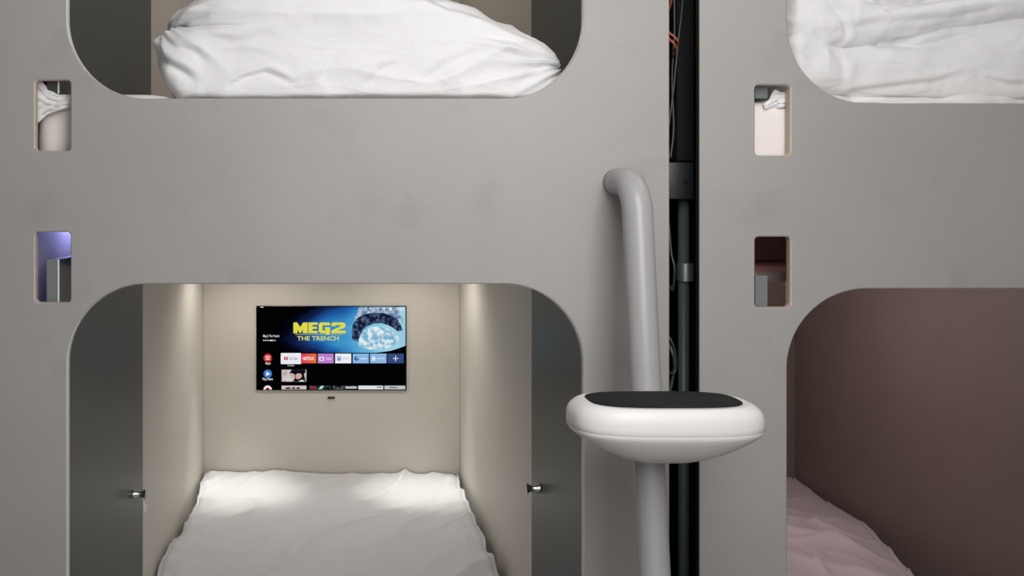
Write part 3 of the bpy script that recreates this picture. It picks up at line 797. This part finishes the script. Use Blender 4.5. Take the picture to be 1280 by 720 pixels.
# --- folded duvet in the upper right bunk
def duvet_folded():
    zb = ZM2 - .014
    xL, xR = P(968, 0, .12).x, X0(1640)
    yf = .075
    def zrow(x, ctrl):
        px = (x / S) * D / (D + yf + .03) + VX
        return P(0, pw(ctrl, px), yf + .03).z
    lay = [  # boundaries between layers, as photo rows along the photo columns
        [(960, 129), (1640, 129)],
        [(960, 118), (1040, 116), (1100, 119), (1170, 118), (1280, 121), (1640, 118)],
        [(960, 40), (1000, 46), (1045, 62), (1120, 54), (1180, 38), (1280, 22), (1640, 8)],
        [(960, -20), (1050, -8), (1110, 8), (1280, -14), (1640, -30)],
        [(960, -62), (1640, -75)],
    ]
    depth = [0.028, 0.0, 0.004, 0.018]
    nper = 34
    def f(u, v):
        x = lerp(xL, xR, u ** 1.15)
        e = sstep(0, .055, u)   # left end rounding
        zs = [zrow(x, c) for c in lay]; zs[0] = zb
        nf = nper * 4
        tot = nf + 60
        k = v * tot
        if k < nf:
            L = min(3, int(k // nper)); t = (k - L * nper) / nper
            z = lerp(zs[L], zs[L + 1], t)
            bulge = math.sqrt(max(0, 1 - (2 * t - 1) ** 2 * .96)) - .2
            y = yf + depth[L] + .03 * (1 - bulge)
            if L == 0: y = yf + .02 + .03 * (1 - bulge) + .01 * noise.noise(Vector((x * 14, t * 2, 1)))
            y = lerp(.30, y, math.sqrt(e))
        elif k < nf + 40:
            t = (k - nf) / 40; y0 = yf + depth[3] + .02
            y0 = lerp(.30, y0, math.sqrt(e))
            y = lerp(y0, .62, t); z = zs[4] + .03 * math.sin(t * PI) + .02 * noise.noise(Vector((x * 3, y * 4, 2)))
        else:
            t = (k - nf - 40) / 20; y = .62 + .03 * math.sin(t * PI); z = lerp(zs[4], zb, t)
        return Vector((x, y, z))
    nv = nper * 4 + 61
    bm = grid(300, nv, f)
    # close the bottom and the two ends
    bmesh.ops.holes_fill(bm, edges=[e for e in bm.edges if e.is_boundary], sides=0)
    bmesh.ops.triangulate(bm, faces=[fc for fc in bm.faces if len(fc.verts) > 4])
    o = obj('duvet', bm, M_linen, None, True)
    gr = grooves([
        ([(1030, 6), (1046, 24), (1050, 44), (1040, 60)], .006, .016),
        ([(1008, 30), (1024, 52), (1030, 66)], .008, .012),
        ([(1120, 54), (1150, 55), (1190, 44), (1240, 36)], .016, .012),
        ([(1110, 16), (1104, 2), (1096, -10)], .010, .014),
        ([(1008, 54), (1034, 64), (1048, 88), (1044, 112)], .005, .018),
        ([(1225, 100), (1250, 106), (1290, 106)], .012, .010),
        ([(1060, 118), (1100, 112), (1160, 104), (1215, 92)], .007, .014),
        ([(1040, 40), (1100, 30), (1180, 24), (1280, 6)], .007, .018),
        ([(1048, 122), (1090, 122), (1150, 124), (1240, 122)], .008, .007)], yf + .03)
    def g(p, n):
        gd = gr(p) * (1 if n.y < .3 else 0)
        q = Vector((p.x * 3.4 - p.z * 4, p.z * 9 + p.x * 2.2, p.y * 4))
        d = .013 * (ridge(q * .7 + .5 * Vector((noise.noise(p * 4), noise.noise(p * 4 + Vector((9, 0, 0))), 0))) ** 3 - .4)
        d += .008 * fbm(p * 7)
        a = math.exp(-abs(p.x - P(1010, 0, .1).x) / .08)
        d += a * .016 * (ridge(Vector((p.x * 12, p.z * 10, 2))) ** 2 - .5)
        low = sstep(zb + .06, zb, p.z)
        d += low * .006 * noise.noise(Vector((p.x * 18, p.z * 40, 2)))
        return d + gd
    displace(o, g)
    for v in o.data.vertices:
        v.co.z = max(v.co.z, zb); v.co.y = max(v.co.y, .030)
        v.co.x = max(v.co.x, A2 + .004)
    return tag(o, 'white duvet folded in layers filling the upper bunk right of the gap', 'duvet')
duvet_folded()

# --- loose sheet corner seen through the upper left slot
def sheet_corner(tops, bots, xa, xb, label):
    def f(u, v):
        px = lerp(xa, xb, u)
        py = lerp(pw(tops, px), pw(bots, px), v)
        Y = .036 - .005 * math.sin(v * PI) + .009 * noise.noise(Vector((u * 3 + v * 4, v * 7 - u * 3, 1)))
        p = P(px, py, Y + (0 if xa < 500 else .002)); return p
    o = obj('sheet_corner', grid(40, 24, f), M_linen, None, True)
    md = o.modifiers.new('t', 'SOLIDIFY'); md.thickness = .003; md.offset = 1
    return tag(o, label, 'bed sheet')
sheet_corner([(38, 96), (50, 98), (60, 112), (75, 120), (100, 115)], [(38, 156), (48, 154), (60, 143), (75, 137), (100, 130)], 38, 100, 'rumpled white sheet corner showing through the upper left grip slot')
sheet_corner([(955, 131), (962, 124), (968, 113), (976, 117), (990, 110)], [(955, 136), (968, 135), (990, 133)], 955, 990, 'small fold of white sheet showing through the upper right grip slot')

# ------------------------------------------------------------------ camera and light
cam = bpy.data.cameras.new('camera'); co = bpy.data.objects.new('camera', cam); C.objects.link(co)
co.location = (0, -D, EYE); co.rotation_euler = (PI / 2, 0, 0)
cam.sensor_fit = 'HORIZONTAL'; cam.sensor_width = 36; cam.lens = (D / S) / 1280 * 36
cam.shift_x = (640 - VX) / 1280; cam.shift_y = -(360 - VY) / 1280
cam.clip_start = 0.05
bpy.context.scene.camera = co
def area(name, loc, rot, sx, sy, power, col=(1, 1, 1)):
    l = bpy.data.lights.new(name, 'AREA'); l.shape = 'RECTANGLE'; l.size = sx; l.size_y = sy; l.energy = power; l.color = col
    o = bpy.data.objects.new(name, l); C.objects.link(o); o.location = loc; o.rotation_euler = rot; return o
def spot(name, loc, target, power, col, angle, blend, size=.02):
    l = bpy.data.lights.new(name, 'SPOT'); l.energy = power; l.color = col; l.spot_size = math.radians(angle); l.spot_blend = blend; l.shadow_soft_size = size
    o = bpy.data.objects.new(name, l); C.objects.link(o); o.location = loc
    o.rotation_euler = (Vector(target) - Vector(loc)).to_track_quat('-Z', 'Y').to_euler(); return o
def point(name, loc, power, col, size=.03):
    l = bpy.data.lights.new(name, 'POINT'); l.energy = power; l.color = col; l.shadow_soft_size = size
    o = bpy.data.objects.new(name, l); C.objects.link(o); o.location = loc; return o
# broad corridor light facing the panels, then an added fill behind the camera
area('corridor_light', (.46, -1.40, 2.36), (math.radians(64), 0, math.radians(7)), .78, 1.5, 25, (1, .985, .97))
area('corridor_fill', (-.1, -3.0, 1.4), (math.radians(91), 0, 0), 3.8, 2.4, 18.5, (1, .985, .98))
# pod reading lights in the ceiling of the lit pod
for px, wx in ((296, 318), (530, 509)):
    Yl = 1.84
    x = P(px, 0, Yl).x
    spot('reading_light', (x, Yl, ZL1 - .03), (x, Yl, .4), 31, (.97, 1.0, .90), 37, 1.0)
    spot('wall_wash_light', (P(wx, 0, Yl).x, Yl - .1, ZL1 - .03), (P(wx, 0, Yl).x, Yl - .1, .4), 9.5, (1.0, .975, .88), 160, .7, .05)
point('pod_lamp', (A1 + .55, .95, ZL1 - .09), .35, (.95, .92, 1.0), .06)
point('upper_pod_light', (X0(430), 1.25, 2.95), 3.2, (1, .94, .88), .06)  # unseen point light added to brighten the upper pod's back wall
point('upper_pod_light', (X0(1265), .07, 2.84), 5, (1, .98, .96), .06)
point('mood_lamp', (X0(1230), 1.25, ZL2 - .12), 9, (1, .86, .85), .06)
point('void_lamp', (X0(62), .30, 1.63), 1.6, (.42, .42, 1.0), .03)
point('void_lamp', (X0(1010), .30, 1.60), .25, (1.0, .5, .55), .03)
w = bpy.data.worlds.new('world'); bpy.context.scene.world = w; w.use_nodes = True
w.node_tree.nodes['Background'].inputs['Color'].default_value = (.8, .8, .82, 1)
w.node_tree.nodes['Background'].inputs['Strength'].default_value = .3
vs = bpy.context.scene.view_settings
vs.view_transform = 'Standard'; vs.look = 'None'; vs.gamma = 1; vs.exposure = 0; vs.use_curve_mapping = False
